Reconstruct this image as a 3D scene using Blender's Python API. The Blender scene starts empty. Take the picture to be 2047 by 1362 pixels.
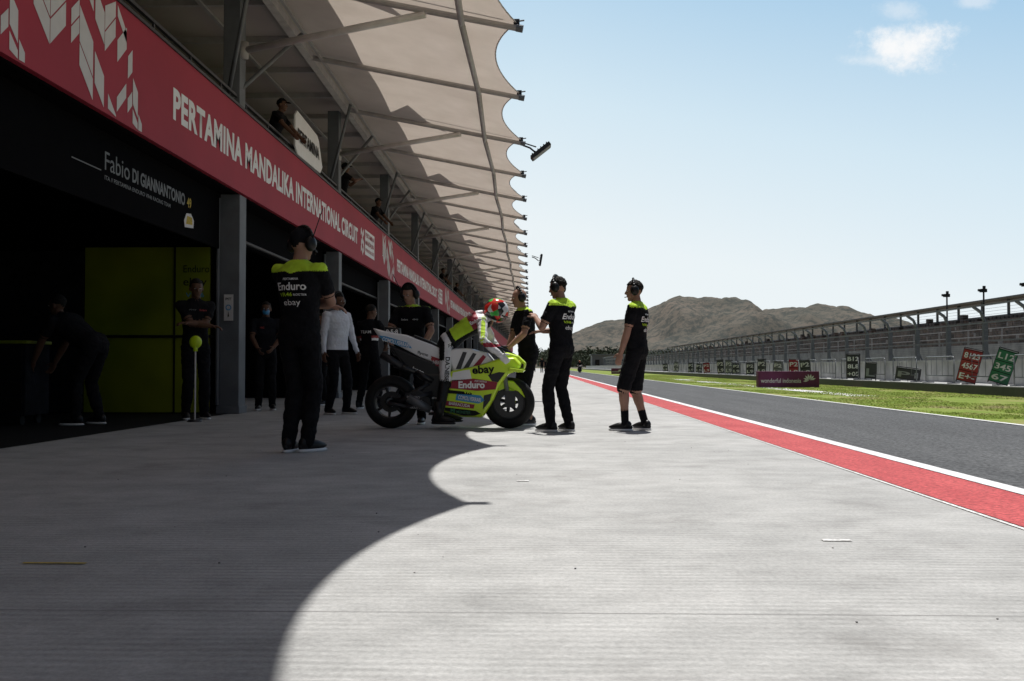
import bpy, bmesh, math, random
from mathutils import Vector, Matrix, Quaternion, noise
from mathutils.kdtree import KDTree
from mathutils.bvhtree import BVHTree
random.seed(7)
scene=bpy.context.scene
COL=scene.collection
R=math.radians
# ------------------------------------------------------------------ materials
def newmat(name):
    m=bpy.data.materials.new(name); m.use_nodes=True
    nt=m.node_tree; b=nt.nodes['Principled BSDF']
    return m,nt,b
def mat(name,col,rough=.6,metal=0,var=.12,scale=6,bump=0,bscale=80,coat=0,spec=.5):
    m,nt,b=newmat(name)
    b.inputs['Roughness'].default_value=rough; b.inputs['Metallic'].default_value=metal
    b.inputs['Specular IOR Level'].default_value=spec
    if coat: b.inputs['Coat Weight'].default_value=coat
    tc=nt.nodes.new('ShaderNodeTexCoord'); n=nt.nodes.new('ShaderNodeTexNoise')
    n.inputs['Scale'].default_value=scale; n.inputs['Detail'].default_value=5
    nt.links.new(tc.outputs['Object'],n.inputs['Vector'])
    r=nt.nodes.new('ShaderNodeValToRGB')
    r.color_ramp.elements[0].position=.3; r.color_ramp.elements[1].position=.7
    r.color_ramp.elements[0].color=[c*(1-var) for c in col]+[1]
    r.color_ramp.elements[1].color=[min(1,c*(1+var)) for c in col]+[1]
    nt.links.new(n.outputs['Fac'],r.inputs['Fac']); nt.links.new(r.outputs['Color'],b.inputs['Base Color'])
    if bump:
        n2=nt.nodes.new('ShaderNodeTexNoise'); n2.inputs['Scale'].default_value=bscale
        nt.links.new(tc.outputs['Object'],n2.inputs['Vector'])
        bp=nt.nodes.new('ShaderNodeBump'); bp.inputs['Strength'].default_value=bump; bp.inputs['Distance'].default_value=.02
        nt.links.new(n2.outputs['Fac'],bp.inputs['Height']); nt.links.new(bp.outputs['Normal'],b.inputs['Normal'])
    return m
def mth(nt,op,a,b=None,c=None):
    n=nt.nodes.new('ShaderNodeMath'); n.operation=op
    for i,v in enumerate((a,b,c)):
        if v is None: continue
        if isinstance(v,(int,float)): n.inputs[i].default_value=v
        else: nt.links.new(v,n.inputs[i])
    return n.outputs[0]
def ramp(nt,fac,stops):
    r=nt.nodes.new('ShaderNodeValToRGB'); e=r.color_ramp.elements
    while len(e)<len(stops): e.new(.5)
    for i,(p,c) in enumerate(stops):
        e[i].position=p; e[i].color=(c,c,c,1) if isinstance(c,(int,float)) else (*c,1)
    nt.links.new(fac,r.inputs['Fac']); return r.outputs['Color']
def noi(nt,vec,scale,detail=4,rough=.5):
    n=nt.nodes.new('ShaderNodeTexNoise'); n.inputs['Scale'].default_value=scale
    n.inputs['Detail'].default_value=detail; n.inputs['Roughness'].default_value=rough
    nt.links.new(vec,n.inputs['Vector']); return n.outputs['Fac']
def mixc(nt,fac,a,b,mode='MIX'):
    n=nt.nodes.new('ShaderNodeMix'); n.data_type='RGBA'; n.blend_type=mode
    for idx,v in ((0,fac),(6,a),(7,b)):
        if isinstance(v,(int,float)): n.inputs[idx].default_value=v
        elif isinstance(v,tuple): n.inputs[idx].default_value=(*v,1)
        else: nt.links.new(v,n.inputs[idx])
    return n.outputs[2]
def mapping(nt,vec,sc):
    n=nt.nodes.new('ShaderNodeMapping'); n.inputs['Scale'].default_value=sc
    nt.links.new(vec,n.inputs['Vector']); return n.outputs[0]

def concrete_mat():
    m,nt,b=newmat('apron_concrete'); b.inputs['Roughness'].default_value=.88
    b.inputs['Specular IOR Level'].default_value=.25
    tc=nt.nodes.new('ShaderNodeTexCoord'); v=tc.outputs['Object']
    sp=nt.nodes.new('ShaderNodeSeparateXYZ'); nt.links.new(v,sp.inputs[0])
    big=noi(nt,v,.45,7,.65); mid=noi(nt,mapping(nt,v,(1.4,2,1)),1.4,7,.68); fine=noi(nt,v,55,5,.75)
    c=ramp(nt,big,[(.3,(.40,.40,.39)),(.7,(.53,.525,.51))])
    c=mixc(nt,1,c,ramp(nt,mid,[(.32,.78),(.62,1.05)]),'MULTIPLY')
    c=mixc(nt,1,c,ramp(nt,fine,[(.3,.76),(.7,1.14)]),'MULTIPLY')
    wob=noi(nt,mapping(nt,v,(.8,.8,1)),1.0,2)
    yy=mth(nt,'ADD',sp.outputs[1],mth(nt,'MULTIPLY',wob,.06))
    st=mth(nt,'SINE',mth(nt,'MULTIPLY',yy,125.0))
    am=ramp(nt,noi(nt,mapping(nt,v,(1.2,3,1)),1.3,7,.75),[(.38,0.0),(.60,1.0)])
    st2=mth(nt,'MULTIPLY',st,am)
    lines=mth(nt,'MULTIPLY_ADD',st2,.10,.97)
    c=mixc(nt,1,c,lines,'MULTIPLY')
    streak=noi(nt,mapping(nt,v,(6,60,1)),1.0,4,.6)
    c=mixc(nt,1,c,ramp(nt,streak,[(.3,.92),(.7,1.03)]),'MULTIPLY')
    fy=mth(nt,'ABSOLUTE',mth(nt,'SUBTRACT',mth(nt,'FRACT',mth(nt,'DIVIDE',mth(nt,'SUBTRACT',sp.outputs[1],.93),4.0)),.5))
    jj=mth(nt,'LESS_THAN',fy,.0013)
    c=mixc(nt,mth(nt,'MULTIPLY',jj,mth(nt,'MULTIPLY_ADD',mid,1.2,-.15)),c,(.12,.115,.11))
    sn=noi(nt,mapping(nt,v,(.9,.7,1)),1.7,8,.68)
    c=mixc(nt,ramp(nt,sn,[(.54,0.0),(.76,.5)]),c,(.16,.15,.14))
    nt.links.new(c,b.inputs['Base Color'])
    bp=nt.nodes.new('ShaderNodeBump'); bp.inputs['Strength'].default_value=.7; bp.inputs['Distance'].default_value=.006
    h=mth(nt,'ADD',mth(nt,'MULTIPLY',st2,.4),mth(nt,'SUBTRACT',fine,mth(nt,'MULTIPLY',jj,2.0)))
    nt.links.new(h,bp.inputs['Height']); nt.links.new(bp.outputs['Normal'],b.inputs['Normal'])
    return m
def ground_mat(name,stops,scale,fine_amt=.15,fscale=90,rough=.9,stretch=(1,1,1),bump=.4):
    m,nt,b=newmat(name); b.inputs['Roughness'].default_value=rough
    b.inputs['Specular IOR Level'].default_value=.3
    tc=nt.nodes.new('ShaderNodeTexCoord'); v=tc.outputs['Object']
    n=noi(nt,mapping(nt,v,stretch),scale,8,.65); c=ramp(nt,n,stops)
    f=noi(nt,v,fscale,3,.7)
    c=mixc(nt,1,c,ramp(nt,f,[(.3,1-fine_amt),(.7,1+fine_amt)]),'MULTIPLY')
    nt.links.new(c,b.inputs['Base Color'])
    bp=nt.nodes.new('ShaderNodeBump'); bp.inputs['Strength'].default_value=bump; bp.inputs['Distance'].default_value=.01
    nt.links.new(f,bp.inputs['Height']); nt.links.new(bp.outputs['Normal'],b.inputs['Normal'])
    return m
M={}
M['concrete']=concrete_mat()
M['asphalt']=ground_mat('lane_asphalt',[(.3,(.066,.067,.069)),(.7,(.098,.10,.102))],.8,.8,32,.85,(3,.25,1),1)
M['grass']=ground_mat('verge_grass',[(.30,(.12,.18,.02)),(.5,(.17,.23,.03)),(.60,(.24,.24,.07)),(.72,(.27,.22,.13))],.9,.35,25,.95,(1,.6,1),.6)
M['soil']=ground_mat('dry_ground',[(.3,(.16,.15,.08)),(.7,(.26,.22,.14))],.02,.2,3,.95)
M['red']=ground_mat('red_paint',[(.25,(.34,.045,.05)),(.7,(.50,.09,.09))],2.2,.5,36,.8,(1,.5,1),.9)
M['white_line']=ground_mat('white_paint',[(.3,(.55,.55,.55)),(.6,(.78,.78,.78))],3,.2,60,.7)
M['mark']=ground_mat('worn_white_paint',[(.40,(.46,.45,.43)),(.6,(.74,.74,.73))],30,.15,60,.8)
M['yellow_line']=mat('yellow_paint',(.50,.36,.05),.8,0,.3,40)
M['steel']=mat('painted_steel',(.40,.38,.37),.5,.1)
M['steel_light']=mat('light_steel',(.58,.55,.53),.45,.1)
M['steel_mid']=mat('galvanised_steel',(.15,.16,.17),.5,.3)
M['steel_dark']=mat('dark_steel',(.03,.03,.034),.5,.2)
M['column']=mat('column_paint',(.125,.135,.15),.6,0,.15,3,.2)
M['wall']=mat('plaster_wall',(.34,.32,.30),.8,0,.1,1.5,.2)
M['ceiling']=mat('soffit_panel',(.42,.37,.33),.7,0,.08,1)
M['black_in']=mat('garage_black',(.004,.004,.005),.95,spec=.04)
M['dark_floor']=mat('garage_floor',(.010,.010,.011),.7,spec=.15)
M['banner']=mat('banner_red',(.38,.032,.058),.65,0,.10,.8,spec=.25)
M['white']=mat('white_print',(.80,.80,.80),.5,0,.04)
M['dimwhite']=mat('pale_print',(.62,.60,.60),.6,0,.05)
M['greyprint']=mat('grey_print',(.27,.28,.29),.6,0,.05)
M['nameprint']=mat('name_print',(.17,.175,.18),.6,0,.05)
M['blackp']=mat('black_print',(.008,.008,.008),.6,spec=.2)
M['neon']=mat('fluorescent_yellow',(.60,.84,.02),.32,0,.05,4,0,80,.5)
M['neon_cloth']=mat('fluorescent_cloth',(.48,.72,.03),.8,0,.15,10,.2)
M['neon_wall']=mat('yellow_green_panel',(.19,.225,.005),.5,0,.3,.8)
M['cloth']=mat('black_cloth',(.008,.008,.010),.9,0,.35,9,.5,40,spec=.14)
M['cloth2']=mat('charcoal_cloth',(.011,.012,.016),.9,0,.35,9,.5,40,spec=.14)
M['shirt']=mat('white_shirt',(.62,.64,.70),.8,0,.08,8,.4,30)
M['skin']=mat('skin',(.32,.18,.13),.6,0,.12,12,spec=.3)
M['skin_dark']=mat('brown_skin',(.12,.06,.037),.6,0,.15,12,spec=.3)
M['hair']=mat('dark_hair',(.012,.010,.008),.7,0,.3,60,1,60,spec=.2)
M['plastic']=mat('black_plastic',(.009,.009,.010),.4,spec=.3)
M['rubber']=mat('tyre_rubber',(.012,.012,.012),.7,0,.2,30,.2,spec=.3)
M['carbon']=mat('carbon_fibre',(.013,.013,.015),.38,.0,.3,120)
M['metal']=mat('bare_metal',(.35,.35,.36),.35,.9)
M['suit']=mat('white_leather',(.70,.70,.72),.5,0,.10,8,.4,25)
M['maroon']=mat('maroon_print',(.28,.01,.03),.45,0,.08)
M['blue']=mat('blue_print',(.05,.28,.55),.4,0,.05)
M['bikewhite']=mat('white_bodywork',(.78,.78,.80),.25,0,.03,4,0,80,.5)
M['glass']=mat('dark_visor',(.01,.01,.012),.08,0,.05)
M['purple']=mat('purple_panel',(.12,.012,.07),.6,0,.12)
M['pitwall']=mat('pit_wall_paint',(.40,.40,.39),.8,0,.32,1.5,.3)
M['greyboard']=mat('grey_board',(.045,.045,.05),.6)
M['midgrey']=mat('mid_grey',(.15,.15,.15),.7,0,.2)
M['redboard']=mat('red_board',(.34,.03,.03),.5)
M['greenboard']=mat('green_board',(.02,.15,.07),.5)
M['seat']=ground_mat('stand_seats',[(.35,(.05,.04,.035)),(.6,(.16,.11,.085))],1.2,.5,9,.8)
M['leaf']=mat('far_foliage',(.05,.062,.042),.9,0,.4,.15,spec=.1)
def hill_mat():
    m,nt,b=newmat('hazed_hill_scrub'); b.inputs['Roughness'].default_value=1; b.inputs['Specular IOR Level'].default_value=0
    tc=nt.nodes.new('ShaderNodeTexCoord'); v=tc.outputs['Object']
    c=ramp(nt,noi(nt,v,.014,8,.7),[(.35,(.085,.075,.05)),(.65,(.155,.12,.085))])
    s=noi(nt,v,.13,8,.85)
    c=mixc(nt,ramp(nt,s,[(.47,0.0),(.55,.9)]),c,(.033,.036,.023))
    c=mixc(nt,.16,c,(.22,.25,.29))  # bluish distance haze blended into the scrub base colour
    nt.links.new(c,b.inputs['Base Color']); return m
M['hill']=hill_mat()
def helmet_mat():
    m,nt,b=newmat('helmet_graphics'); b.inputs['Roughness'].default_value=.2
    tc=nt.nodes.new('ShaderNodeTexCoord'); v=tc.outputs['Object']
    sp0=nt.nodes.new('ShaderNodeSeparateXYZ'); nt.links.new(v,sp0.inputs[0])
    vo=nt.nodes.new('ShaderNodeTexVoronoi'); vo.inputs['Scale'].default_value=16; nt.links.new(v,vo.inputs['Vector'])
    sp=nt.nodes.new('ShaderNodeSeparateColor'); nt.links.new(vo.outputs['Color'],sp.inputs[0])
    c=ramp(nt,sp.outputs[0],[(.0,(.02,.02,.02)),(.30,(.6,.03,.02)),(.80,(.05,.4,.06)),(.88,(.7,.7,.7))])
    c.node.color_ramp.interpolation='CONSTANT'
    nt.links.new(c,b.inputs['Base Color']); return m
M['helmet']=helmet_mat()
def membrane_mat():
    m,nt,b=newmat('canopy_fabric')
    tc=nt.nodes.new('ShaderNodeTexCoord'); v=tc.outputs['Object']
    c=ramp(nt,noi(nt,v,1.2,5,.6),[(.3,(.61,.525,.445)),(.7,(.71,.62,.535))])
    d=nt.nodes.new('ShaderNodeBsdfDiffuse'); t=nt.nodes.new('ShaderNodeBsdfTranslucent'); mx=nt.nodes.new('ShaderNodeMixShader')
    nt.links.new(c,d.inputs[0]); nt.links.new(c,t.inputs[0]); mx.inputs[0].default_value=.29
    nt.links.new(d.outputs[0],mx.inputs[1]); nt.links.new(t.outputs[0],mx.inputs[2])
    nt.links.new(mx.outputs[0],nt.nodes['Material Output'].inputs[0]); return m
M['membrane']=membrane_mat()
def lampmat():
    m,nt,b=newmat('lit_tube'); b.inputs['Emission Color'].default_value=(1,1,1,1); b.inputs['Emission Strength'].default_value=1.0
    return m
M['tube']=lampmat()
# ------------------------------------------------------------------ mesh builder
class MB:
    def __init__(s): s.v=[]; s.f=[]; s.m=[]; s.mats=[]
    def mi(s,m):
        m=M[m] if isinstance(m,str) else m
        if m not in s.mats: s.mats.append(m)
        return s.mats.index(m)
    def add(s,vs,fs,m,T=None):
        o=len(s.v); k=s.mi(m)
        for p in vs:
            p=Vector(p); s.v.append(T@p if T is not None else p)
        for f in fs: s.f.append([i+o for i in f]); s.m.append(k)
    def box(s,a,b,m,T=None):
        x0,x1=sorted((a[0],b[0])); y0,y1=sorted((a[1],b[1])); z0,z1=sorted((a[2],b[2]))
        vs=[(x0,y0,z0),(x1,y0,z0),(x1,y1,z0),(x0,y1,z0),(x0,y0,z1),(x1,y0,z1),(x1,y1,z1),(x0,y1,z1)]
        s.add(vs,[(0,3,2,1),(4,5,6,7),(0,1,5,4),(1,2,6,5),(2,3,7,6),(3,0,4,7)],m,T)
    def cyl(s,p0,p1,r0,r1=None,m='steel',n=10,T=None):
        r1=r0 if r1 is None else r1
        p0=Vector(p0); p1=Vector(p1); q=(p1-p0).to_track_quat('Z','Y')
        vs=[];
        for p,r in ((p0,r0),(p1,r1)):
            for i in range(n):
                a=2*math.pi*i/n; vs.append(p+q@Vector((r*math.cos(a),r*math.sin(a),0)))
        fs=[(i,(i+1)%n,n+(i+1)%n,n+i) for i in range(n)]+[tuple(range(n-1,-1,-1)),tuple(range(n,2*n))]
        s.add(vs,fs,m,T)
    def path(s,pts,r,m,n=8,T=None):
        for a,b in zip(pts[:-1],pts[1:]): s.cyl(a,b,r,r,m,n,T)
    def ell(s,c,r,m,T=None,nu=14,nv=9,fn=None):
        vs=[];fs=[]
        for j in range(nv+1):
            th=math.pi*j/nv
            for i in range(nu):
                a=2*math.pi*i/nu
                p=Vector((math.sin(th)*math.cos(a)*r[0],math.sin(th)*math.sin(a)*r[1],math.cos(th)*r[2]))
                if fn: p=fn(p)
                vs.append(p+Vector(c))
        for j in range(nv):
            for i in range(nu): fs.append((j*nu+i,(j+1)*nu+i,(j+1)*nu+(i+1)%nu,j*nu+(i+1)%nu))
        s.add(vs,fs,m,T)
    def lathe(s,prof,m,n=36,T=None):
        k=len(prof); vs=[];fs=[]
        for i in range(n):
            a=2*math.pi*i/n
            for r,y in prof: vs.append((r*math.cos(a),y,r*math.sin(a)))
        for i in range(n):
            for j in range(k): fs.append((i*k+j,i*k+(j+1)%k,((i+1)%n)*k+(j+1)%k,((i+1)%n)*k+j))
        s.add(vs,fs,m,T)
    def done(s,name,parent=None,smooth=False,T=None,bevel=0,**props):
        me=bpy.data.meshes.new(name); me.from_pydata([tuple(v) for v in s.v],[],s.f)
        for m in s.mats: me.materials.append(m)
        me.polygons.foreach_set('material_index',s.m)
        bm=bmesh.new(); bm.from_mesh(me)
        bmesh.ops.remove_doubles(bm,verts=bm.verts,dist=1e-6)
        bmesh.ops.recalc_face_normals(bm,faces=bm.faces); bm.to_mesh(me); bm.free()
        if smooth: me.polygons.foreach_set('use_smooth',[True]*len(me.polygons))
        me.update()
        ob=bpy.data.objects.new(name,me); COL.objects.link(ob)
        if parent: ob.parent=parent
        if bevel:
            b=ob.modifiers.new('bevel','BEVEL'); b.width=bevel; b.segments=2; b.limit_method='ANGLE'; b.angle_limit=R(35)
        for k,v in props.items(): ob[k]=v
        return ob
def thing(name,label,category,loc=(0,0,0),group=None,rot=0):
    e=bpy.data.objects.new(name,None); COL.objects.link(e); e.location=loc; e.rotation_euler=(0,0,rot)
    e['label']=label; e['category']=category
    if group: e['group']=group
    return e
def tag(ob,label,category,group=None):
    ob['label']=label; ob['category']=category
    if group: ob['group']=group
    return ob
def copy_tree(ob,loc,rot=None):
    n=ob.copy(); COL.objects.link(n); n.location=loc
    if rot is not None: n.rotation_euler=(0,0,rot)
    def rec(src,dst):
        for c in src.children:
            k=c.copy(); k.parent=dst; COL.objects.link(k); rec(c,k)
    rec(ob,n); return n
def rep(src,parent,y):
    n=src.copy(); COL.objects.link(n); n.parent=parent; n.location=(0,y,0); return n
def text(s,O,Rv,U,w,h,m,parent=None,bold=.0,name='lettering',proj=None,align='L',space=1.0):
    cu=bpy.data.curves.new('t','FONT'); cu.body=s; cu.offset=bold; cu.space_character=space; cu.resolution_u=3
    ob=bpy.data.objects.new('t',cu); COL.objects.link(ob)
    dg=bpy.context.evaluated_depsgraph_get(); me=bpy.data.meshes.new_from_object(ob.evaluated_get(dg))
    bpy.data.objects.remove(ob); bpy.data.curves.remove(cu)
    xs=[v.co.x for v in me.vertices]; ys=[v.co.y for v in me.vertices]
    x0,x1,y0,y1=min(xs),max(xs),min(ys),max(ys)
    sy=h/(y1-y0); sx=w/(x1-x0) if w else sy
    O=Vector(O);Rv=Vector(Rv);U=Vector(U)
    if proj:
        bm=bmesh.new(); bm.from_mesh(me); bmesh.ops.triangulate(bm,faces=bm.faces)
        bm.to_mesh(me); bm.free()
    off=0 if align=='L' else -(x1-x0)*sx/2
    for v in me.vertices:
        p=O+Rv*((v.co.x-x0)*sx+off)+U*((v.co.y-y0)*sy)
        v.co=proj(p) if proj else p
    me.materials.clear(); me.materials.append(M[m] if isinstance(m,str) else m); me.name=name
    t=bpy.data.objects.new(name,me); COL.objects.link(t)
    if parent: t.parent=parent
    return t
# ------------------------------------------------------------------ camera
F=1990.; CH=.72
cam=bpy.data.cameras.new('camera'); cam.sensor_width=36; cam.lens=35; cam.clip_start=.05; cam.clip_end=6000
co=bpy.data.objects.new('camera',cam); COL.objects.link(co); co.location=(0,0,CH)
co.rotation_euler=(R(90+1.5),0,R(1.48)); scene.camera=co
def W(px,Y): return (px-1075)*Y/F
def Z(py,Y): return CH+(733-py)*Y/F
# ------------------------------------------------------------------ world + sun
SE=R(73.1); BS=.05
w=bpy.data.worlds.new('World'); scene.world=w; w.use_nodes=True; nt=w.node_tree
bg=nt.nodes['Background']; sky=nt.nodes.new('ShaderNodeTexSky'); sky.sky_type='NISHITA'; sky.sun_disc=False
sky.sun_elevation=SE; sky.sun_rotation=R(3); sky.dust_density=1.5; sky.air_density=1.1; sky.ozone_density=1.5
tc=nt.nodes.new('ShaderNodeTexCoord'); g=tc.outputs['Generated']
sp=nt.nodes.new('ShaderNodeSeparateXYZ'); nt.links.new(g,sp.inputs[0])
u=mth(nt,'DIVIDE',sp.outputs[0],mth(nt,'MAXIMUM',sp.outputs[1],.01)); v=mth(nt,'DIVIDE',sp.outputs[2],mth(nt,'MAXIMUM',sp.outputs[1],.01))
front=mth(nt,'GREATER_THAN',sp.outputs[1],.1)
el=mth(nt,'ADD',sp.outputs[2],mth(nt,'MULTIPLY',mth(nt,'MAXIMUM',sp.outputs[0],0.0),.22))
hz_c=ramp(nt,el,[(0.0,(.88,.92,.93)),(.14,(.83,.90,.93)),(.27,(.65,.80,.90)),(.42,(.38,.60,.81)),(1.0,(.10,.22,.50))])
sc=nt.nodes.new('ShaderNodeVectorMath'); sc.operation='SCALE'; nt.links.new(hz_c,sc.inputs[0]); sc.inputs[3].default_value=1/BS
fw_=nt.nodes.new('ShaderNodeMapRange'); fw_.interpolation_type='SMOOTHSTEP'; nt.links.new(sp.outputs[1],fw_.inputs[0])
fw_.inputs[1].default_value=.3; fw_.inputs[2].default_value=.85
up_=nt.nodes.new('ShaderNodeMapRange'); up_.interpolation_type='SMOOTHSTEP'; nt.links.new(sp.outputs[2],up_.inputs[0])
up_.inputs[1].default_value=.70; up_.inputs[2].default_value=.35
base=mixc(nt,mth(nt,'MULTIPLY',fw_.outputs[0],up_.outputs[0]),sky.outputs[0],sc.outputs[0])
n1=noi(nt,mapping(nt,g,(1,1,1.6)),14,8,.65); n2=noi(nt,g,45,6,.7)
total=None
for (cx,cy,sx,sy,amp) in ((.373,.318,.038,.020,1.0),(.340,.307,.032,.006,.45),(.364,.357,.020,.009,.35),(.438,.366,.016,.006,.4)):
    dx=mth(nt,'DIVIDE',mth(nt,'SUBTRACT',u,cx),sx); dy=mth(nt,'DIVIDE',mth(nt,'SUBTRACT',v,cy),sy)
    d=mth(nt,'SQRT',mth(nt,'ADD',mth(nt,'MULTIPLY',dx,dx),mth(nt,'MULTIPLY',dy,dy)))
    d=mth(nt,'ADD',d,mth(nt,'MULTIPLY',mth(nt,'SUBTRACT',n1,.5),2.6)); d=mth(nt,'ADD',d,mth(nt,'MULTIPLY',mth(nt,'SUBTRACT',n2,.5),2.2))
    mr=nt.nodes.new('ShaderNodeMapRange'); mr.interpolation_type='SMOOTHSTEP'
    nt.links.new(d,mr.inputs[0]); mr.inputs[1].default_value=1.5; mr.inputs[2].default_value=.1; mr.inputs[3].default_value=0; mr.inputs[4].default_value=amp
    total=mr.outputs[0] if total is None else mth(nt,'MAXIMUM',total,mr.outputs[0])
total=mth(nt,'MULTIPLY',total,front)
c=mixc(nt,total,base,(.95/BS,.96/BS,.97/BS))
nt.links.new(c,bg.inputs[0]); bg.inputs[1].default_value=BS
sd=Vector((.018,math.cos(SE),math.sin(SE)))
sl=bpy.data.lights.new('sun','SUN'); sl.energy=5.0; sl.angle=R(.5); sl.color=(1,.975,.935)
so=bpy.data.objects.new('sun',sl); COL.objects.link(so); so.rotation_euler=(-sd).to_track_quat('-Z','Y').to_euler(); so.location=(0,0,30)
scene.view_settings.view_transform='Standard'; scene.view_settings.look='None'; scene.view_settings.exposure=0
# ------------------------------------------------------------------ ground sheets
def sheet(name,x0,x1,y0,y1,z,m):
    b=MB(); b.add([(x0,y0,z),(x1,y0,z),(x1,y1,z),(x0,y1,z)],[(0,1,2,3)],m); return b.done(name,kind='structure')
sheet('ground',-3000,3000,-500,5000,-.016,'soil')
sheet('pit_lane_road',1.5,6.1,-20,400,-.008,'asphalt')
sheet('track_road',13.6,21,-20,400,-.008,'asphalt')
sheet('grass_verge',6.02,11.6,-20,400,-.004,'grass')
sheet('concrete_pavement',-20,2.16,-20,400,0,'concrete')
sheet('red_edge_strip',2.17,2.70,-20,400,.004,'red')
sheet('road_marking',2.70,2.83,-20,400,.008,'white_line')
sheet('road_marking',2.135,2.16,-20,400,.004,'mark')
sheet('road_marking',5.93,6.02,-20,400,.0,'white_line')
sheet('painted_mark',W(1632,4.2),W(1688,4.2),4.15,4.19,.004,'mark')
sheet('painted_mark',W(35,3.6),W(165,3.6),3.6,3.62,.004,'yellow_line')
for px,py,wd in ((726,906,26),(635,885,40),(560,862,30),(1045,962,24)):
    Y=1433/(py-733); sheet('painted_mark',W(px-wd/2,Y),W(px+wd/2,Y),Y,Y+.04,.004,'mark')
sheet('verge_path',7.6,8.3,24.5,60,.0,'mark')
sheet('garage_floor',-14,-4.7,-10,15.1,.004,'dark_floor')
b=MB()
for i in range(70):
    y=random.uniform(2.6,14); x=random.uniform(-3.5,2.0); r=random.uniform(.002,.005)
    b.ell((x,y,r*.5),(r,r*1.2,r*.6),random.choice(['midgrey','steel','greyboard']),None,5,3)
b.done('gravel',kind='stuff',label='scattered small stones on the concrete',category='gravel')
vs=[];fs=[]
for i in range(60000):
    y=14+ (random.random()**1.6)*70; x=random.uniform(6.1,11.3)
    if noise.noise(Vector((x*.5,y*.25,3)))>.2: continue
    h=random.uniform(.008,.022); a=random.uniform(0,math.pi); dx=.012*math.cos(a)*(1+y/30); dy=.012*math.sin(a)
    k=len(vs); vs+=[(x-dx,y-dy,-.004),(x+dx,y+dy,-.004),(x+random.uniform(-.03,.03),y+random.uniform(.01,.04),h)]; fs.append((k,k+1,k+2))
me=bpy.data.meshes.new('grass'); me.from_pydata(vs,[],fs); me.materials.append(M['grass'])
ob=bpy.data.objects.new('grass',me); COL.objects.link(ob); ob['kind']='stuff'; ob['label']='short patchy green grass beside the pit lane'; ob['category']='grass'
# hills
prof=[(700,733),(1000,730),(1060,722),(1100,690),(1150,658),(1200,641),(1255,632),(1300,611),(1340,594),(1385,589),(1430,594),(1455,605),(1480,621),(1500,622),(1530,616),(1570,612),(1620,616),(1670,628),(1715,642),(1800,662),(1900,676),(2047,690),(2300,705),(2700,733)]
def hz(px):
    for (a,ya),(b_,yb) in zip(prof[:-1],prof[1:]):
        if a<=px<=b_:
            t=(px-a)/(b_-a); return 733-(ya+(yb-ya)*t)
    return 0
vs=[];fs=[];NX=420;NY=60
for j in range(NY):
    Y=620+j*8.5
    for i in range(NX):
        px=760+i*4.4; Yr=900
        X=(px-1075)*Yr/F
        t=(Y-900)/280; e=max(0,1-t*t)**.8
        n=noise.fractal(Vector((X*.012,Y*.012,0)),1,2,6); n2_=noise.fractal(Vector((X*.06,Y*.06,5)),1,2,5); n3=abs(noise.noise(Vector((X*.022,Y*.006,9))))
        base_=hz(px)*Yr/F
        vs.append((X,Y,-2+base_*e*(1+.10*n*abs(t)*3)+ (n*5*abs(t)*1.6+n2_*2.4-n3*14*min(1,abs(t)*2.5))*min(1,base_/25)))
for j in range(NY-1):
    for i in range(NX-1):
        k=j*NX+i; fs.append((k,k+1,k+NX+1,k+NX))
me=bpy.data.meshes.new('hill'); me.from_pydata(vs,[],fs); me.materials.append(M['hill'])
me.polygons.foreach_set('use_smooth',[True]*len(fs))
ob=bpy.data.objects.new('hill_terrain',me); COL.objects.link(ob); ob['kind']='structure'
def woodland(pxa,pxb,y0,y1,n,hmax,lab):
    vs=[];fs=[]
    for i in range(n):
        y=random.uniform(y0,y1); x=W(random.uniform(pxa,pxb),y); H=hmax*random.uniform(.35,1)
        for k in range(42):
            a=random.uniform(0,6.28); r=H*.5*math.sqrt(random.random()); z=H*random.uniform(.15,1); r*= math.sqrt(max(.05,1-(z/H-.5)**2*3.4))
            c=Vector((x+r*math.cos(a),y+r*math.sin(a),z)); s=H*.12
            q=len(vs)
            for t in range(3): vs.append(c+Vector((random.uniform(-s,s),random.uniform(-s,s),random.uniform(-s,s))))
            fs.append((q,q+1,q+2))
    me=bpy.data.meshes.new('woodland'); me.from_pydata([tuple(v) for v in vs],[],fs); me.materials.append(M['leaf'])
    ob=bpy.data.objects.new('woodland',me); COL.objects.link(ob); ob['kind']='stuff'; ob['label']=lab; ob['category']='woodland'
woodland(1080,1420,400,560,520,9,'dark green scrub and trees at foot of hills')
woodland(1420,2100,400,560,520,8,'dark green scrub and trees behind the grandstand')
# ------------------------------------------------------------------ pit building
XB=-4.56; YE=182
colY=[7.65+7.6*k for k in range(-1,23)]
bld=thing('pit_building','long two-storey pit garage building with balcony and grey columns','building')
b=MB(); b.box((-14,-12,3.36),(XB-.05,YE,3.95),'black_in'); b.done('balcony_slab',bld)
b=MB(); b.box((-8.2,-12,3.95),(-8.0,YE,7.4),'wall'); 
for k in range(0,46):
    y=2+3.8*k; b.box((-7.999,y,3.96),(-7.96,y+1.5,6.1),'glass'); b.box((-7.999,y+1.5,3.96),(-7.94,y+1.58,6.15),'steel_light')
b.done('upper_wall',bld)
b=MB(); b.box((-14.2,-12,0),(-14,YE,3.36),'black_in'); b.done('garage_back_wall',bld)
b=MB(); b.box((-14.2,-12,7.4),(-4.25,YE,7.55),'steel'); b.box((-4.3,-12,6.62),(-4.2,YE,8.3),'steel'); b.box((-4.2,-12,8.15),(-3.25,YE,8.3),'steel'); b.done('roof',bld)  # upper parapet and overhang added to shade the inner canopy fabric
b=MB(); b.box((-8,-12,6.85),(-4.3,YE,6.95),'ceiling'); 
for k in range(100):
    y=3+1.9*k
    if y<YE: b.box((-8,y,6.74),(-4.3,y+.08,6.849),'steel')
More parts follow.
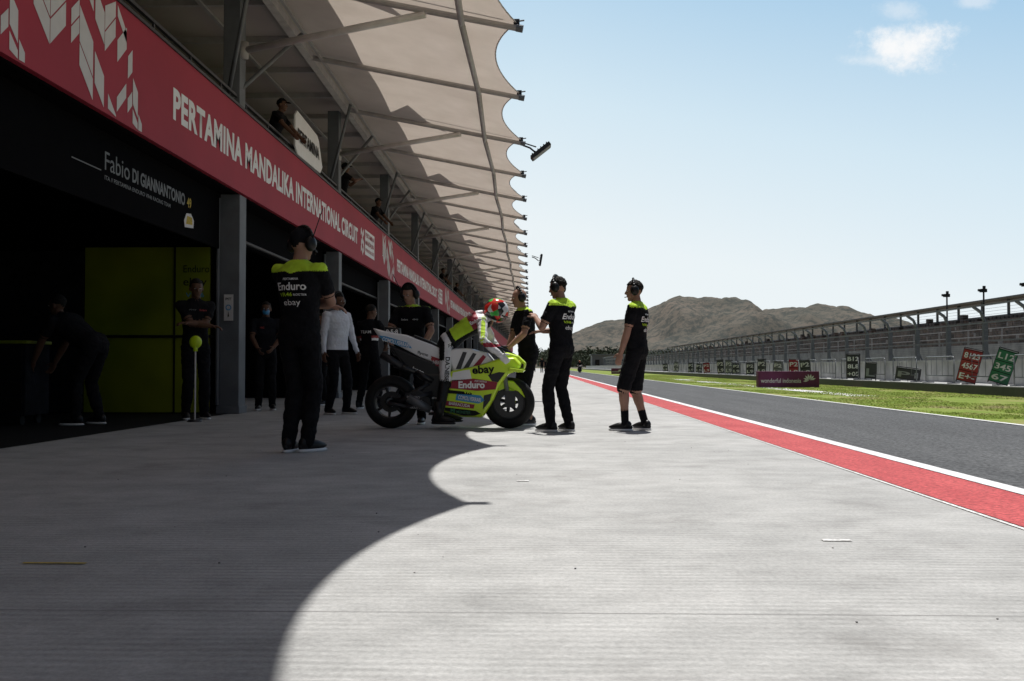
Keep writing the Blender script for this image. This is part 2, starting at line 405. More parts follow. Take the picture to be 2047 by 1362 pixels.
for xx in (-7,-5.6): b.box((xx,-12,6.70),(xx+.07,YE,6.738),'steel')
b.done('soffit',bld)
b=MB(); b.box((-4.86,-.17,0),(XB+.0,.17,3.36),'column'); b.box((-4.84,-.15,3.95),(XB-.02,.15,6.62),'column')
b.box((-4.9,-.2,0),(XB+.02,.2,.12),'column'); b.cyl((-4.88,-.2,.13),(-4.88,-.2,3.3),.03,.03,'column')
colm=b.done('column',bld,bevel=.008)
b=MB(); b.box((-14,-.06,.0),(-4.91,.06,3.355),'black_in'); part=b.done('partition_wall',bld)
for i,y in enumerate(colY):
    if i==0: colm.location=(0,y,0); part.location=(0,y,0)
    else: rep(colm,bld,y); rep(part,bld,y)
b=MB(); b.box((-5.05,.18,2.75),(-4.93,7.42,3.355),'black_in'); b.cyl((-4.91,.2,2.80),(-4.91,7.4,2.80),.03,.03,'steel_dark')
shb=b.done('shutter_box',bld); shb.location=(0,colY[0],0)
for y in colY[1:-1]: rep(shb,bld,y)
b=MB(); b.box((-4.66,-12,4.86),(-4.61,YE,4.90),'steel_dark')
for k in range(150):
    y=-6+1.27*k
    if y<YE: b.box((-4.65,y,4.0),(-4.62,y+.03,4.86),'steel_dark')
b.done('railing',bld)
b=MB(); b.box((-8.2,.3,0),(-8.1,7.3,2.7),'cloth2')
for k in range(4): b.box((-8.099,.5+k*1.7,.4),(-8.08,1.9+k*1.7,2.3),'greyboard')
ins=b.done('interior_screen',bld); ins.location=(0,colY[2],0)
for y in colY[3:16]: rep(ins,bld,y)
for y in (16.4,24.2,32.0):
    t=thing('ceiling_light','lit white fluorescent tube fixed under garage ceiling','lamp',(0,0,0),'ceiling tubes in the garages')
    b=MB(); b.box((-5.5,y,3.30),(-5.3,y+1.2,3.355),'steel'); b.done('housing',t)
    b=MB(); b.cyl((-5.4,y+.05,3.27),(-5.4,y+1.15,3.27),.02,.02,'tube'); b.done('tube',t)
# banner
ban=thing('banner_sign','long red fascia banner with white circuit lettering and geometric pattern','sign')
b=MB(); b.box((XB-.04,-8,3.38),(XB+.03,YE,4.66),'banner'); b.box((XB-.06,-8,4.66),(XB+.05,YE,4.70),'steel_dark'); b.done('panel',ban)
XT=XB+.034
UY=(0,1,0);UZ=(0,0,1)
def bar(mb,s,t0,t1,wd,sl,m='dimwhite',lo=3.40,hi=4.64):
    x=XT; cl=lambda z:max(lo,min(hi,z))
    mb.add([(x,s,cl(t0)),(x,s+wd,cl(t0+sl*wd)),(x,s+wd,cl(t1+sl*wd)),(x,s,cl(t1))],[(0,1,2,3)],m)
def pattern(y0):
    mb=MB()
    C=[(0.00,.30,-.9,[(3.98,4.22),(4.24,4.62)]),(0.31,.30,.9,[(3.72,3.95),(3.97,4.3),(4.42,4.55)]),
       (0.72,.17,.9,[(3.86,4.02),(4.04,4.20)]),(0.90,.30,-.9,[(3.70,3.92),(3.94,4.30)]),(1.08,.12,-.9,[(4.45,4.6)]),
       (1.24,.22,-.9,[(3.62,3.95),(4.28,4.62)]),(1.47,.26,.9,[(4.02,4.22),(4.24,4.5)]),
       (1.56,.20,-.9,[(3.44,3.60)]),(1.78,.24,.9,[(3.46,3.62),(4.00,4.24)]),(1.78,.24,-.9,[(4.50,4.62)]),
       (2.06,.12,.9,[(3.90,4.15),(3.52,3.68)]),(2.20,.14,-.9,[(3.66,3.95),(3.44,3.60)]),(2.36,.10,-.9,[(3.38,3.58)])]
    for s,wd,sl,zz in C:
        for (a,bb) in zz: bar(mb,y0+s,a,bb,wd,sl)
    mb.done('pattern_print',ban)
pattern(8.75); pattern(8.75-2.6); pattern(28.9); pattern(48.6)
for k in range(4):
    y0=12.18+19.7*k
    text('PERTAMINA MANDALIKA INTERNATIONAL CIRCUIT',(XT,y0,3.79),UY,UZ,12.7,.41,'white',ban,.04,space=1.06)
    mb=MB()
    for i in range(9):
        a=i*.7; bar(mb,y0+13.15+.16*(i%3)+.03*math.sin(a),3.66+.21*(i//3),3.66+.21*(i//3)+.16,.12,(-1)**i*.6,'white')
    bb=MB(); bar(bb,y0+13.75,3.66,4.32,1.5,0,'white'); bb.done('emblem_plate',ban); mb.done('emblem',ban)
    text('PERTAMINA',(XT+.004,y0+13.82,4.13),UY,UZ,1.35,.12,'banner',ban,.01)
    text('MANDALIKA',(XT+.004,y0+13.82,3.93),UY,UZ,1.35,.12,'banner',ban,.01)
    text('INTERNATIONAL CIRCUIT',(XT+.004,y0+13.82,3.75),UY,UZ,1.35,.09,'banner',ban,.01)
ns=thing('garage_name_sign','black header board with rider name in white letters above garage','sign')
b=MB(); b.box((-4.90,7.9,2.52),(-4.86,15.05,3.355),'black_in'); b.done('panel',ns)
xs=-4.856
text('Fabio',(xs,11.0,2.93),UY,UZ,.68,.21,'nameprint',ns)
text('DI GIANNANTONIO',(xs,11.76,2.93),UY,UZ,1.78,.17,'nameprint',ns,.03)
text('ITA // PERTAMINA ENDURO VR46 RACING TEAM',(xs,11.0,2.82),UY,UZ,2.0,.05,'nameprint',ns,.01)
b=MB(); b.box((xs,10.2,2.90),(xs+.003,10.9,2.912),'nameprint'); b.done('underline',ns)
text('49',(xs,13.62,2.93),UY,UZ,.17,.14,'yellow_line',ns,.03)
b=MB(); b.add([(xs,13.54+dx,2.64+dz) for dx,dz in ((0,0),(.34,.03),(.36,.14),(.24,.22),(.06,.20),(-.03,.09))],[(0,1,2,3,4,5)],'dimwhite')
b.add([(xs+.002,13.58+dx,2.69+dz) for dx,dz in ((0,0),(.26,.02),(.24,.12),(.05,.12))],[(0,1,2,3)],'yellow_line'); b.done('emblem',ns)
ps=thing('garage_screen','yellow-green sponsor screen panels lining garage side wall','partition')
b=MB()
for x0,x1 in ((-5.02,-5.55),(-5.56,-6.95)):
    b.box((x0,15.08,.02),(x1,15.14,2.55),'neon_wall')
b.done('panel',ps,bevel=.004)
b=MB(); b.box((-4.95,15.05,1.16),(-13.9,15.075,1.20),'blackp'); b.box((-5.54,15.06,.02),(-5.565,15.078,2.55),'blackp'); b.done('trim',ps)
b=MB(); b.box((-6.96,15.08,.02),(-13.9,15.14,2.5),'cloth2'); b.done('dark_panel',ps)
text('Enduro',(-5.42,15.07,2.16),(1,0,0),UZ,.40,.11,'blackp',ps,.0)
text('ebay',(-5.42,15.07,1.92),(1,0,0),UZ,.36,.16,'blackp',ps,.0)
text('VR46',(-5.38,15.07,1.78),(1,0,0),UZ,.28,.07,'blue',ps,.0)
cs=thing('column_notice','small white notice with arrow symbol fixed on column','sign')
b=MB(); b.box((-4.78,15.435,1.42),(-4.64,15.445,1.82),'dimwhite',Matrix.Translation((0,-.40,0))); b.done('plate',cs)
b=MB(); b.lathe([(.03,0),(.045,0),(.045,.002),(.03,.002)],'blue',16,Matrix.Translation((-4.71,15.030,1.62))); b.cyl((-4.71,15.030,1.48),(-4.71,15.030,1.56),.012,0.001,'blackp',6)
b.done('symbol',cs)
text('PIT',(-4.755,15.031,1.73),(1,0,0),UZ,.09,.04,'blackp',cs,.02)
# ------------------------------------------------------------------ canopy
can=thing('canopy','tan tensile fabric canopy with scalloped edge on steel beams','canopy',rot=R(.45))
tips=[14.6+3.8*k for k in range(-8,44)]
XTIP=-.20; DEP=.37
def mem_mesh():
    vs=[];fs=[];NU=16;NV=20
    for j in range(NV+1):
        v_=j/NV; y=v_*3.8
        xe=XTIP-DEP*(1-abs(2*v_-1)**2.0)
        for i in range(NU+1):
            u_=i/NU; x=xe+(-4.2-xe)*u_
            z=5.80+(6.62-5.80)*((-.2-x)/4.0)+.10*math.sin(math.pi*v_)*math.sin(math.pi*u_)
            vs.append((x,y,z))
    for j in range(NV):
        for i in range(NU):
            k=j*(NU+1)+i; fs.append((k,k+1,k+NU+2,k+NU+1))
    me=bpy.data.meshes.new('membrane'); me.from_pydata(vs,[],fs); me.materials.append(M['membrane'])
    me.polygons.foreach_set('use_smooth',[True]*len(fs)); return me
mm=mem_mesh()
b=MB(); pts=[]
for j in range(21):
    v_=j/20; e_=DEP*(1-abs(2*v_-1)**2.0); pts.append((XTIP-e_,v_*3.8,5.804+.205*e_))
b.path(pts,.012,'steel_light',6); cable=b.done('edge_cable',can,smooth=True); cable.location=(0,tips[0],0)
b=MB()
b.cyl((-.17,0,5.72),(-4.25,0,6.53),.045,.05,'steel',10); b.cyl((-.10,0,5.71),(-.20,0,5.73),.055,.055,'steel_mid',10)
b.box((-.24,-.012,5.74),(-.15,.012,5.86),'steel_dark'); b.cyl((-.24,0,5.82),(-.08,0,5.84),.012,.012,'steel_dark',6)
beam=b.done('beam',can,smooth=False); beam.location=(0,tips[0],0)
for i,y in enumerate(tips):
    o=bpy.data.objects.new('membrane',mm); COL.objects.link(o); o.parent=can; o.location=(0,y,0)
    if i:
        for src in (beam,cable): rep(src,can,y)
b=MB(); pp=[(-.98+(.03 if k%2 else -.03),tips[0]+3.8*k,5.80) for k in range(len(tips))]
b.path(pp,.05,'steel',10); b.done('service_pipe',can,smooth=True)
b=MB(); b.box((-4.19,-12,6.45),(-4.05,YE,6.60),'steel_light'); b.box((-3.9,-12,6.42),(-3.85,YE,6.47),'steel'); b.done('gutter_rail',can)
b=MB(); b.cyl((-4.45,0,5.62),(-1.55,-.65,5.94),.055,.055,'steel_light',10); b.cyl((-4.45,0,5.5),(-4.45,0,5.75),.09,.09,'steel',10)
b.cyl((-4.62,-.25,4.75),(-3.9,1.6,6.42),.035,.035,'steel_mid',8)
b.cyl((-4.62,-.25,4.75),(-3.9,-1.4,6.42),.035,.035,'steel_mid',8)
st=b.done('strut',can,smooth=True); st.location=(0,colY[0],0)
for y in colY[1:]: rep(st,can,y)
b=MB(); b.cyl((-4.1,0,6.6),(-4.1,0,9.6),.09,.06,'steel_light',10); b.cyl((-4.1,0,9.5),(-.4,-.65,5.95),.02,.02,'steel',6)  # unseen masts, cables and fin plates added to cast shadows on the fabric
b.add([(-3.2,-.05,8.1),(-1.9,1.0,8.1),(-2.6,-1.0,8.1),(-3.2,-.05,8.14),(-1.9,1.0,8.14),(-2.6,-1.0,8.14)],[(0,1,2),(3,5,4),(0,3,4,1),(1,4,5,2),(2,5,3,0)],'steel')
b.cyl((-4.1,0,8.1),(-2.5,0,8.12),.05,.05,'steel',8)
st=b.done('shadow_mast',can); st.location=(0,colY[0],0)
for y in colY[1:]: rep(st,can,y)
def floodlight(Y,lab,tilt=35,x0=-.17):
    t=thing('floodlight',lab,'lamp',(x0,Y,0),'lamps on the canopy edge')
    b=MB(); b.path([(-.16,0,5.68),(.0,0,5.62),(.14,0,5.5)],.02,'steel_dark'); b.path([(-.16,0,5.74),(.14,0,5.64)],.015,'steel_dark'); b.done('arm',t)
    T=Matrix.Translation((.24,0,5.54))@Matrix.Rotation(R(-tilt),4,'Y')
    b=MB(); b.box((-.26,-.18,-.04),(.26,.18,.04),'steel_dark',T); b.box((-.24,-.16,-.05),(.24,.16,-.041),'greyprint',T)
    for k in range(6): b.box((-.2+k*.08,-.15,.041),(-.185+k*.08,.15,.07),'steel_dark',T)
    b.done('lamp_head',t); return t
floodlight(22.2,'dark rectangular floodlight tilted upward on canopy beam end',38)
t=floodlight(44.96,'small dark floodlight hanging from canopy beam end',80,-.1)
# ------------------------------------------------------------------ people
def frame(d,n):
    d=d.normalized(); s=d.cross(n).normalized(); n=s.cross(d).normalized()
    return d,n,s
def ik(a,t,l1,l2,pole):
    v=t-a; L=min(v.length,(l1+l2)*.998); d=v.normalized(); 
    x=(l1*l1-l2*l2+L*L)/(2*L); h=math.sqrt(max(0,l1*l1-x*x))
    p=(pole-d*pole.dot(d)).normalized()
    return a+d*x+p*h, a+d*L
class Body:
    def __init__(s): s.v=[];s.f=[];s.l=[]
    def rings(s,rs,l):
        n=len(rs[0]); vs=[p for r in rs for p in r]; fs=[]
        for j in range(len(rs)-1):
            for i in range(n): fs.append((j*n+i,j*n+(i+1)%n,(j+1)*n+(i+1)%n,(j+1)*n+i))
        fs.append(tuple(range(n-1,-1,-1))); fs.append(tuple((len(rs)-1)*n+i for i in range(n)))
        o=len(s.v); s.v+=vs; s.f+=[[i+o for i in f] for f in fs]
        if isinstance(l,str): s.l+=[l]*len(vs)
        else:
            for k in l: s.l+=[k]*n
    def cap(s,a,b,r0,r1,l,n=16,mid=None):
        a=Vector(a);b=Vector(b); d=b-a; L=d.length; q=d.to_track_quat('Z','Y'); rs=[]
        seq=[(-r0*.9,r0*.35),(-r0*.6,r0*.78),(0,r0)]
        k=max(1,int(L/.015))
        for i in range(1,k):
            t=i/k; r=r0+(r1-r0)*t
            if mid: r+=mid*math.sin(math.pi*min(1,t*1.3))
            seq.append((L*t,r))
        seq+=[(L,r1),(L+r1*.6,r1*.78),(L+r1*.9,r1*.35)]
        for z,r in seq: rs.append([a+q@Vector((r*math.cos(6.2832*i/n),r*math.sin(6.2832*i/n),z)) for i in range(n)])
        s.rings(rs,l)
    def ell(s,c,r,T,l,nu=16,nv=12):
        rs=[]
        for j in range(1,nv):
            th=math.pi*j/nv
            rs.append([T@Vector((c[0]+r[0]*math.sin(th)*math.cos(6.2832*i/nu),c[1]+r[1]*math.sin(th)*math.sin(6.2832*i/nu),c[2]-r[2]*math.cos(th))) for i in range(nu)])
        s.rings(rs,l)
def person(label,loc,heading,H=1.78,hip=(0,0,.935),lean=0,roll=0,twist=0,head=(0,0),feet=((-.11,0,.08),(.11,0,.08)),
           hands=((-.27,.06,.90),(.27,.06,.90)),poles=((-.6,-1,0),(.6,-1,0)),kpole=(0,1,0),top='cloth',bottom='cloth',shorts=False,longs=False,yoke=None,yz=1.40,
           skin='skin',hair='hair',headset=False,helmet=False,cap=None,vox=.008,toe=((-.15,1),(.15,1)),back=None,chest=None,side=None,
           shoe='plastic',sole='white',socks=None,glove=None,group=None,curl=.55,bulk=1.0,matfn=None,mask=False,boots=False,bend=0):
    B=Body(); hip=Vector(hip)
    Tt=Matrix.Translation(hip)@Matrix.Rotation(R(-lean),4,'X')@Matrix.Rotation(R(roll),4,'Y')@Matrix.Rotation(R(twist),4,'Z')@Matrix.Translation(-Vector((0,0,.935)))
    prof=[(.84,.12,.09,0),(.90,.165,.118,-.005),(.96,.168,.122,-.008),(1.03,.158,.112,0),(1.10,.152,.108,.004),(1.18,.160,.115,.004),(1.26,.172,.124,.0),(1.34,.183,.128,-.006),(1.41,.185,.118,-.01),(1.46,.165,.095,-.012),(1.495,.11,.072,-.012),(1.52,.065,.06,-.01)]
    rs=[];ls=[];full=[]
    for (a,b_) in zip(prof[:-1],prof[1:]):
        for k in range(4):
            t=k/4; full.append([a[i]+(b_[i]-a[i])*t for i in range(4)])
    full.append(prof[-1])
    for z,rx,ry,yo in full:
        ring=[]; hb=bend*math.sin(math.pi*max(0,min(1,(z-.93)/.55)))
        for i in range(28):
            a=6.2832*i/28; cx,sx=math.cos(a),math.sin(a)
            x=rx*bulk*math.copysign(abs(cx)**.85,cx); y=ry*bulk*math.copysign(abs(sx)**.85,sx)+yo-hb
            p=Vector((x,y,z))
            if z<.95:
                t=(z-.84)/.11; q=hip+(p-Vector((0,0,.935))); p=(Tt@p)*t+q*(1-t)
            else: p=Tt@p
            ring.append(p)
        rs.append(ring); ls.append('top' if z>.93 else 'bottom')
    B.rings(rs,ls)
    if bend: B.ell((0,-.125,1.41),(.065,.045,.10),Tt,'top')
    shoes=[]
    for s,ft,td in ((-1,feet[0],toe[0]),(1,feet[1],toe[1])):
        h=hip+Vector((s*.088,0,-.02)); kn,an=ik(h,Vector(ft),.43,.425,Vector(kpole))
        if shorts:
            B.cap(h,h+(kn-h)*1.0,.098*bulk,.086,'bottom')
            B.cap(kn+(an-kn)*.05,kn+(an-kn)*.62,.054,.048,'skin',mid=.010)
            if socks: B.cap(kn+(an-kn)*.62,an,.048,.044,'sock')
            else: B.cap(kn+(an-kn)*.60,an,.045,.038,'skin')
        else:
            B.cap(h,kn,.094*bulk*(.88 if boots else 1),.070*(.9 if boots else 1),'bottom'); B.cap(kn,an+Vector((0,0,-.01)),.069*(.9 if boots else 1),.056 if not boots else .048,'bottom' if not boots else 'boot',mid=.006)
            if boots: B.ell(tuple(kn+Vector((s*.012,.03,0))),(.06,.05,.085),Matrix.Identity(4),'bottom')
        B.cap(an,an+Vector((0,0,-.03)),.036,.036,'skin' if shorts and not socks else 'sock')
        shoes.append((an,Vector((td[0],td[1],0)).normalized()))
    for s,ht,pl in ((-1,hands[0],poles[0]),(1,hands[1],poles[1])):
        sh=Tt@Vector((s*.182*bulk,-.01,1.435)); el,wr=ik(sh,Vector(ht),.285,.255,Vector(pl))
        inn=Tt@Vector((s*.10,-.01,1.42))
        B.cap(inn,sh,.075,.068,'top')
        if longs: B.cap(sh,el,.062,.050,'arm'); B.cap(el,wr,.050,.036,'forearm')
        else:
            B.cap(sh,sh+(el-sh)*.66,.066,.060,'top'); B.cap(sh+(el-sh)*.72,el,.045,.041,'skin'); B.cap(el,wr,.043,.029,'skin',mid=.004)
        d=(wr-el).normalized(); n=Vector((-s,0,0)) if abs(d.z)>.6 else Vector((0,0,-1))
        d,n,sd_=frame(d,n)
        if n.dot(Vector((-s,0,-.3)))<0: n=-n
        lab='hand'
        pc=wr+d*.05
        Tm=Matrix((( *sd_,0),( *d,0),( *n,0),(0,0,0,1))).transposed(); Tm.translation=pc
        B.ell((0,0,0),(.043,.055,.019),Tm,lab,12,8)
        fwd=Vector((0,1,0)); sg=1 if sd_.dot(fwd)>0 else -1
        for k,(off,ln) in enumerate(((.031,.068),(.011,.078),(-.010,.072),(-.030,.056))):
            p=pc+sd_*off*sg+d*.038; dd=d.copy()
            for q in range(3):
                ax=(dd.cross(n)).normalized(); dd=Quaternion(ax,curl*(.8 if q else .45))@dd
                e=p+dd*ln*(.45,.32,.26)[q]; B.cap(p,e,.0105-.0008*q,.0098-.0008*q,lab,8); p=e
        p=pc+sd_*.034*sg-d*.025; tdv=(sd_*sg*.75+d*.75+n*.25).normalized()
        e=p+tdv*.04; B.cap(p,e,.013,.011,lab,8); e2=e+(tdv*.6+d*.5+n*.25).normalized()*.03; B.cap(e,e2,.011,.0095,lab,8)
    nk=Tt@Vector((0,-.012,1.50))
    Th=Matrix.Translation(nk)@Matrix.Rotation(R(head[1]),4,'Z')@Matrix.Rotation(R(-head[0]-lean*.35),4,'X')@Matrix.Translation((0,.012,.0))
    B.cap(nk-Vector((0,0,.04)),Th@Vector((0,.0,.10)),.058,.054,'skin')
    if not helmet:
        B.ell((0,-.004,.175),(.076,.096,.095),Th,'skin'); B.ell((0,.03,.12),(.060,.072,.090),Th,'skin'); B.ell((0,.072,.058),(.028,.026,.022),Th,'skin',10,8)
        B.cap(Th@Vector((0,.094,.165)),Th@Vector((0,.112,.135)),.008,.014,'skin',8)
        B.cap(Th@Vector((-.035,.082,.178)),Th@Vector((.035,.082,.178)),.012,.012,'skin',8)
        B.cap(Th@Vector((-.018,.094,.098)),Th@Vector((.018,.094,.098)),.009,.009,'mask' if mask else 'lip',8)
        for s in (-1,1): B.ell((s*.078,-.004,.145),(.012,.022,.033),Th,'skin',10,8)
        if mask: B.ell((0,.058,.10),(.055,.055,.048),Th,'mask')
    me=bpy.data.meshes.new('raw'); me.from_pydata([tuple(v) for v in B.v],[],B.f)
    tmp=bpy.data.objects.new('raw',me); COL.objects.link(tmp)
    r=tmp.modifiers.new('r','REMESH'); r.mode='VOXEL'; r.voxel_size=vox; r.use_smooth_shade=True
    sm=tmp.modifiers.new('s','SMOOTH'); sm.factor=.5; sm.iterations=2
    dg=bpy.context.evaluated_depsgraph_get(); out=bpy.data.meshes.new_from_object(tmp.evaluated_get(dg))
    bpy.data.objects.remove(tmp); 
    kd=KDTree(len(B.v))
    for i,p in enumerate(B.v): kd.insert(p,i)
    kd.balance()
    slots={'top':top,'arm':top,'forearm':top,'bottom':bottom,'skin':skin,'hand':glove or skin,'sock':socks or 'cloth','lip':skin,'mask':'blue','boot':'plastic'}
    order=[];idx={}
    out.materials.clear()
    def slot(mn):
        if mn not in idx: idx[mn]=len(order); order.append(mn); out.materials.append(M[mn])
        return idx[mn]
    Ti=Tt.inverted()
    mi=[]
    for p in out.polygons:
        c=p.center; l=B.l[kd.find(c)[1]]; mn=slots[l]
        if l=='top' and yoke:
            t=Ti@c
            if t.z>yz+(.0 if t.y<0 else .03)-.35*max(0,.06-abs(t.x))*(1 if t.y<0 else 0): mn=yoke
        if matfn:
            r_=matfn(l,Ti@c,c)
            if r_: mn=r_
        mi.append(slot(mn))
    out.polygons.foreach_set('material_index',mi)
    nor=[v.normal.copy() for v in out.vertices]
    lab=[B.l[kd.find(v.co)[1]] for v in out.vertices]
    for v_,n_,l in zip(out.vertices,nor,lab):
        if l in('top','bottom','arm','forearm'):
            k=noise.noise(Vector((v_.co.x*9,v_.co.y*9,v_.co.z*16+loc[0]*7)))+.5*noise.noise(v_.co*34)
            v_.co+=n_*k*.010
    out.polygons.foreach_set('use_smooth',[True]*len(out.polygons))
    S=H/1.78
    out.name='person'; ob=bpy.data.objects.new('person',out); COL.objects.link(ob)
    ob.location=loc; ob.rotation_euler=(0,0,R(heading)); ob.scale=(S,S,S)
    tag(ob,label,'person',group)
    for an,td in shoes:
        a=math.atan2(-td.x,td.y); T=Matrix.Translation((an.x,an.y,an.z-.08))@Matrix.Rotation(a,4,'Z')
        b=MB()
        def up(p): return Vector((p.x*(1-.25*max(0,-p.y)/.14),p.y,max(p.z,-.03)*(1.0 if p.y<.02 else 1-.5*min(1,(p.y-.02)/.12))))
        b.ell((0,.055,.045),(.047,.145,.055),shoe,T,16,10,up); b.ell((0,-.025,.07),(.043,.055,.055),shoe,T,12,8)
        if boots: b.cyl((0,-.01,.06),(0,0,.26),.053,.056,shoe,12,T)
        b.ell((0,.055,.014),(.051,.152,.022),sole,T,18,6,lambda p:Vector((p.x,p.y,max(-.014,min(.012,p.z*3)))))
        b.done('shoe',ob,smooth=True)
    if helmet:
        b=MB(); b.ell((0,.01,.15),(.125,.15,.145),'helmet',Th,24,16,lambda p:Vector((p.x,p.y*(1.0 if p.y<0 else 1.02),max(p.z,-.115))))
        b.done('helmet',ob,smooth=True)
        b=MB()
        b.ell((0,.035,.155),(.115,.132,.06),'glass',Th,24,10); b.done('visor',ob,smooth=True)
    elif hair or cap:
        def hf(p):
            n=1+.10*noise.noise(p*40)
            if p.y>.035 and p.z<.035: return p*.82
            if p.z<-.03: return Vector((p.x*.86,p.y*.9,p.z*.95))
            return p*n
        b=MB(); b.ell((0,-.010,.182),(.084,.103,.102),cap or hair,Th,26,18,hf)
        if cap:
            b.ell((0,.105,.205),(.062,.075,.010),cap,Th,16,6); b.done('cap',ob,smooth=True)
        else: b.done('hair',ob,smooth=True)
    if not helmet:
        for s in (-1,1):
            b=MB(); b.ell((s*.03,.088,.160),(.012,.007,.007),'white',Th,8,6); b.ell((s*.03,.0935,.160),(.006,.003,.006),'blackp',Th,8,6); b.done('eye',ob,smooth=True)
    if headset:
        b=MB()
        for s in (-1,1): b.ell((s*.102,-.002,.15),(.040,.052,.062),'plastic',Th,14,10)
        pts=[Vector((.118*math.cos(a),-.004,.16+.138*math.sin(a))) for a in [math.pi*i/12 for i in range(13)]]
        b.path(pts,.015,'plastic',8,Th); b.path([(.10,.02,.13),(.085,.09,.10),(.03,.125,.095)],.006,'plastic',6,Th)
        if headset=='antenna': b.cyl((.125,-.01,.19),(.22,-.02,.42),.005,.003,'plastic',6,Th)
        b.done('headset',ob,smooth=True)
    bv=BVHTree.FromPolygons([v.co for v in out.vertices],[p.vertices[:] for p in out.polygons])
    def mk(side_):
        def pr(p):
            o=Tt@Vector((p[0],side_*.5,p[2])); d=(Tt.to_3x3()@Vector((0,-side_,0))).normalized()
            hit=bv.ray_cast(o,d)
            return (hit[0]-d*.006) if hit[0] is not None else Tt@Vector((p[0],side_*.13,p[2]))
        return pr
    def sidepr(p):
        d=Vector((-1,0,0)); hit=bv.ray_cast(Vector((1.0,p[1],p[2])),d)
        return hit[0]-d*.007 if hit[0] is not None else Vector((.2,p[1],p[2]))
    for (s_,x,z,w_,h_,m_,bo) in (back or []):
        text(s_,(x,0,z),(1,0,0),(0,0,1),w_,h_,m_,ob,bo,proj=mk(-1),align='C')
    for (s_,x,z,w_,h_,m_,bo) in (chest or []):
        text(s_,(x,0,z),(-1,0,0),(0,0,1),w_,h_,m_,ob,bo,proj=mk(1),align='C')
    for (s_,y,z,w_,h_,m_,bo,vert) in (side or []):
        a=R(vert); text(s_,(0,y,z),(0,math.cos(a),math.sin(a)),(0,-math.sin(a),math.cos(a)),w_,h_,m_,ob,bo,proj=sidepr,align='C')
    return ob
TEAM=[('PERTAMINA',.0,1.355,.13,.018,'white',.01),('Enduro',0,1.275,.25,.062,'white',.02),('VR46',-.05,1.228,.12,.03,'neon_cloth',.02),('RACING TEAM',.07,1.231,.10,.018,'white',.01),('ebay',0,1.145,.15,.06,'white',.0)]
Y=8.33
person('person with back turned and arms folded, black uniform with fluorescent shoulders',(W(596,Y),Y,0),-18,H=1.89,hip=(0,0,.935),
  feet=((-.075,-.03,.08),(.045,.05,.08)),hands=((.12,.24,1.17),(-.02,.27,1.20)),poles=((-1,-.2,-.6),(1,-.2,-.6)),yoke='neon_cloth',yz=1.425,head=(6,-14),
  headset='antenna',cap='cloth',back=TEAM,vox=.0075,bulk=1.03,toe=((-.2,1),(.35,1)))
Y=11.05
person('person in black uniform and headset, arm raised towards colleague',(W(1122,Y),Y,0),56,H=1.73,feet=((-.10,.08,.08),(.11,-.04,.08)),
  hands=((-.12,.27,1.30),(.0,.25,1.15)),poles=((-.7,-.5,-1),(.8,-.3,-1)),yoke='neon_cloth',yz=1.43,head=(14,10),headset=True,back=TEAM,toe=((-.1,1),(.3,1)),curl=.3)
Y=11.25
person('person in black polo and shorts with headset standing at lane edge',(W(1272,Y),Y,0),66,H=1.70,feet=((-.13,.10,.08),(.13,-.06,.08)),
  hands=((-.24,.12,.88),(.25,.02,.88)),yoke='neon_cloth',yz=1.44,head=(8,18),headset=True,shorts=True,socks='cloth',back=TEAM,toe=((-.1,1),(.4,1)))
Y=12.3
person('person with shaved head, headset and black shorts leaning to handlebar',(W(1056,Y),Y,0),112,H=1.70,lean=9,feet=((-.12,.02,.08),(.12,-.06,.08)),
  hands=((-.18,.33,1.0),(.16,.24,.92)),poles=((-1,-.6,-.4),(1,-.6,-.4)),yoke='neon_cloth',yz=1.46,head=(8,-5),headset=True,hair=None,shorts=True,glove='plastic')
Y=12.5
person('person with dark curly hair and headset behind motorcycle tail',(W(826,Y),Y,0),172,H=1.76,lean=8,hands=((-.20,.30,.98),(.20,.30,.98)),
  poles=((-1,-.3,-.3),(1,-.3,-.3)),yoke='neon_cloth',yz=1.47,headset='antenna',head=(14,-20),chest=[('Enduro',.07,1.33,.09,.022,'white',.01),('ebay',-.07,1.33,.07,.022,'white',0)],glove='plastic')
Y=15.0
person('person in white long-sleeved shirt and black trousers wearing headset',(W(672,Y),Y,0),-128,H=1.84,top='shirt',longs=True,skin='skin_dark',headset=True,
  feet=((-.15,.04,.08),(.13,-.04,.08)),hands=((-.30,.10,.9),(.29,.05,.9)),head=(6,10),bulk=1.08)
Y=16.8
person('person in dark uniform with red and white panels, back turned',(W(737,Y),Y,0),-20,H=1.78,skin='skin_dark',feet=((-.2,.0,.08),(.15,.05,.08)),hands=((-.14,.28,1.05),(.16,.28,1.05)),
  poles=((-1,-.3,-.5),(1,-.3,-.5)),back=[('TEAM',0,1.28,.2,.05,'white',.02)],matfn=lambda l,t,c: ('redboard' if l=='top' and 1.20<t.z<1.24 and abs(t.x)>.1 else ('white' if l=='top' and 1.16<t.z<=1.20 and abs(t.x)>.1 else None)),head=(10,-30))
Y=16.4
person('person in dark clothes wearing blue face mask beside garage column',(W(528,Y),Y,0),-165,H=1.80,skin='skin_dark',mask=True,hands=((-.12,.26,1.02),(.12,.26,1.0)),poles=((-1,-.3,-.5),(1,-.3,-.5)),
  chest=[('HRC',.06,1.33,.07,.03,'redboard',.02)],top='cloth2')
person('person in dark clothes standing inside open garage',(-4.4,20.2,0),-150,H=1.74,skin='skin_dark',top='cloth2',hands=((-.25,.1,.9),(.1,.3,1.1)))
person('person in dark clothes waiting near garage column',(W(640,18.5),18.5,0),150,H=1.72,skin='skin_dark',top='cloth2')
Y=13.5
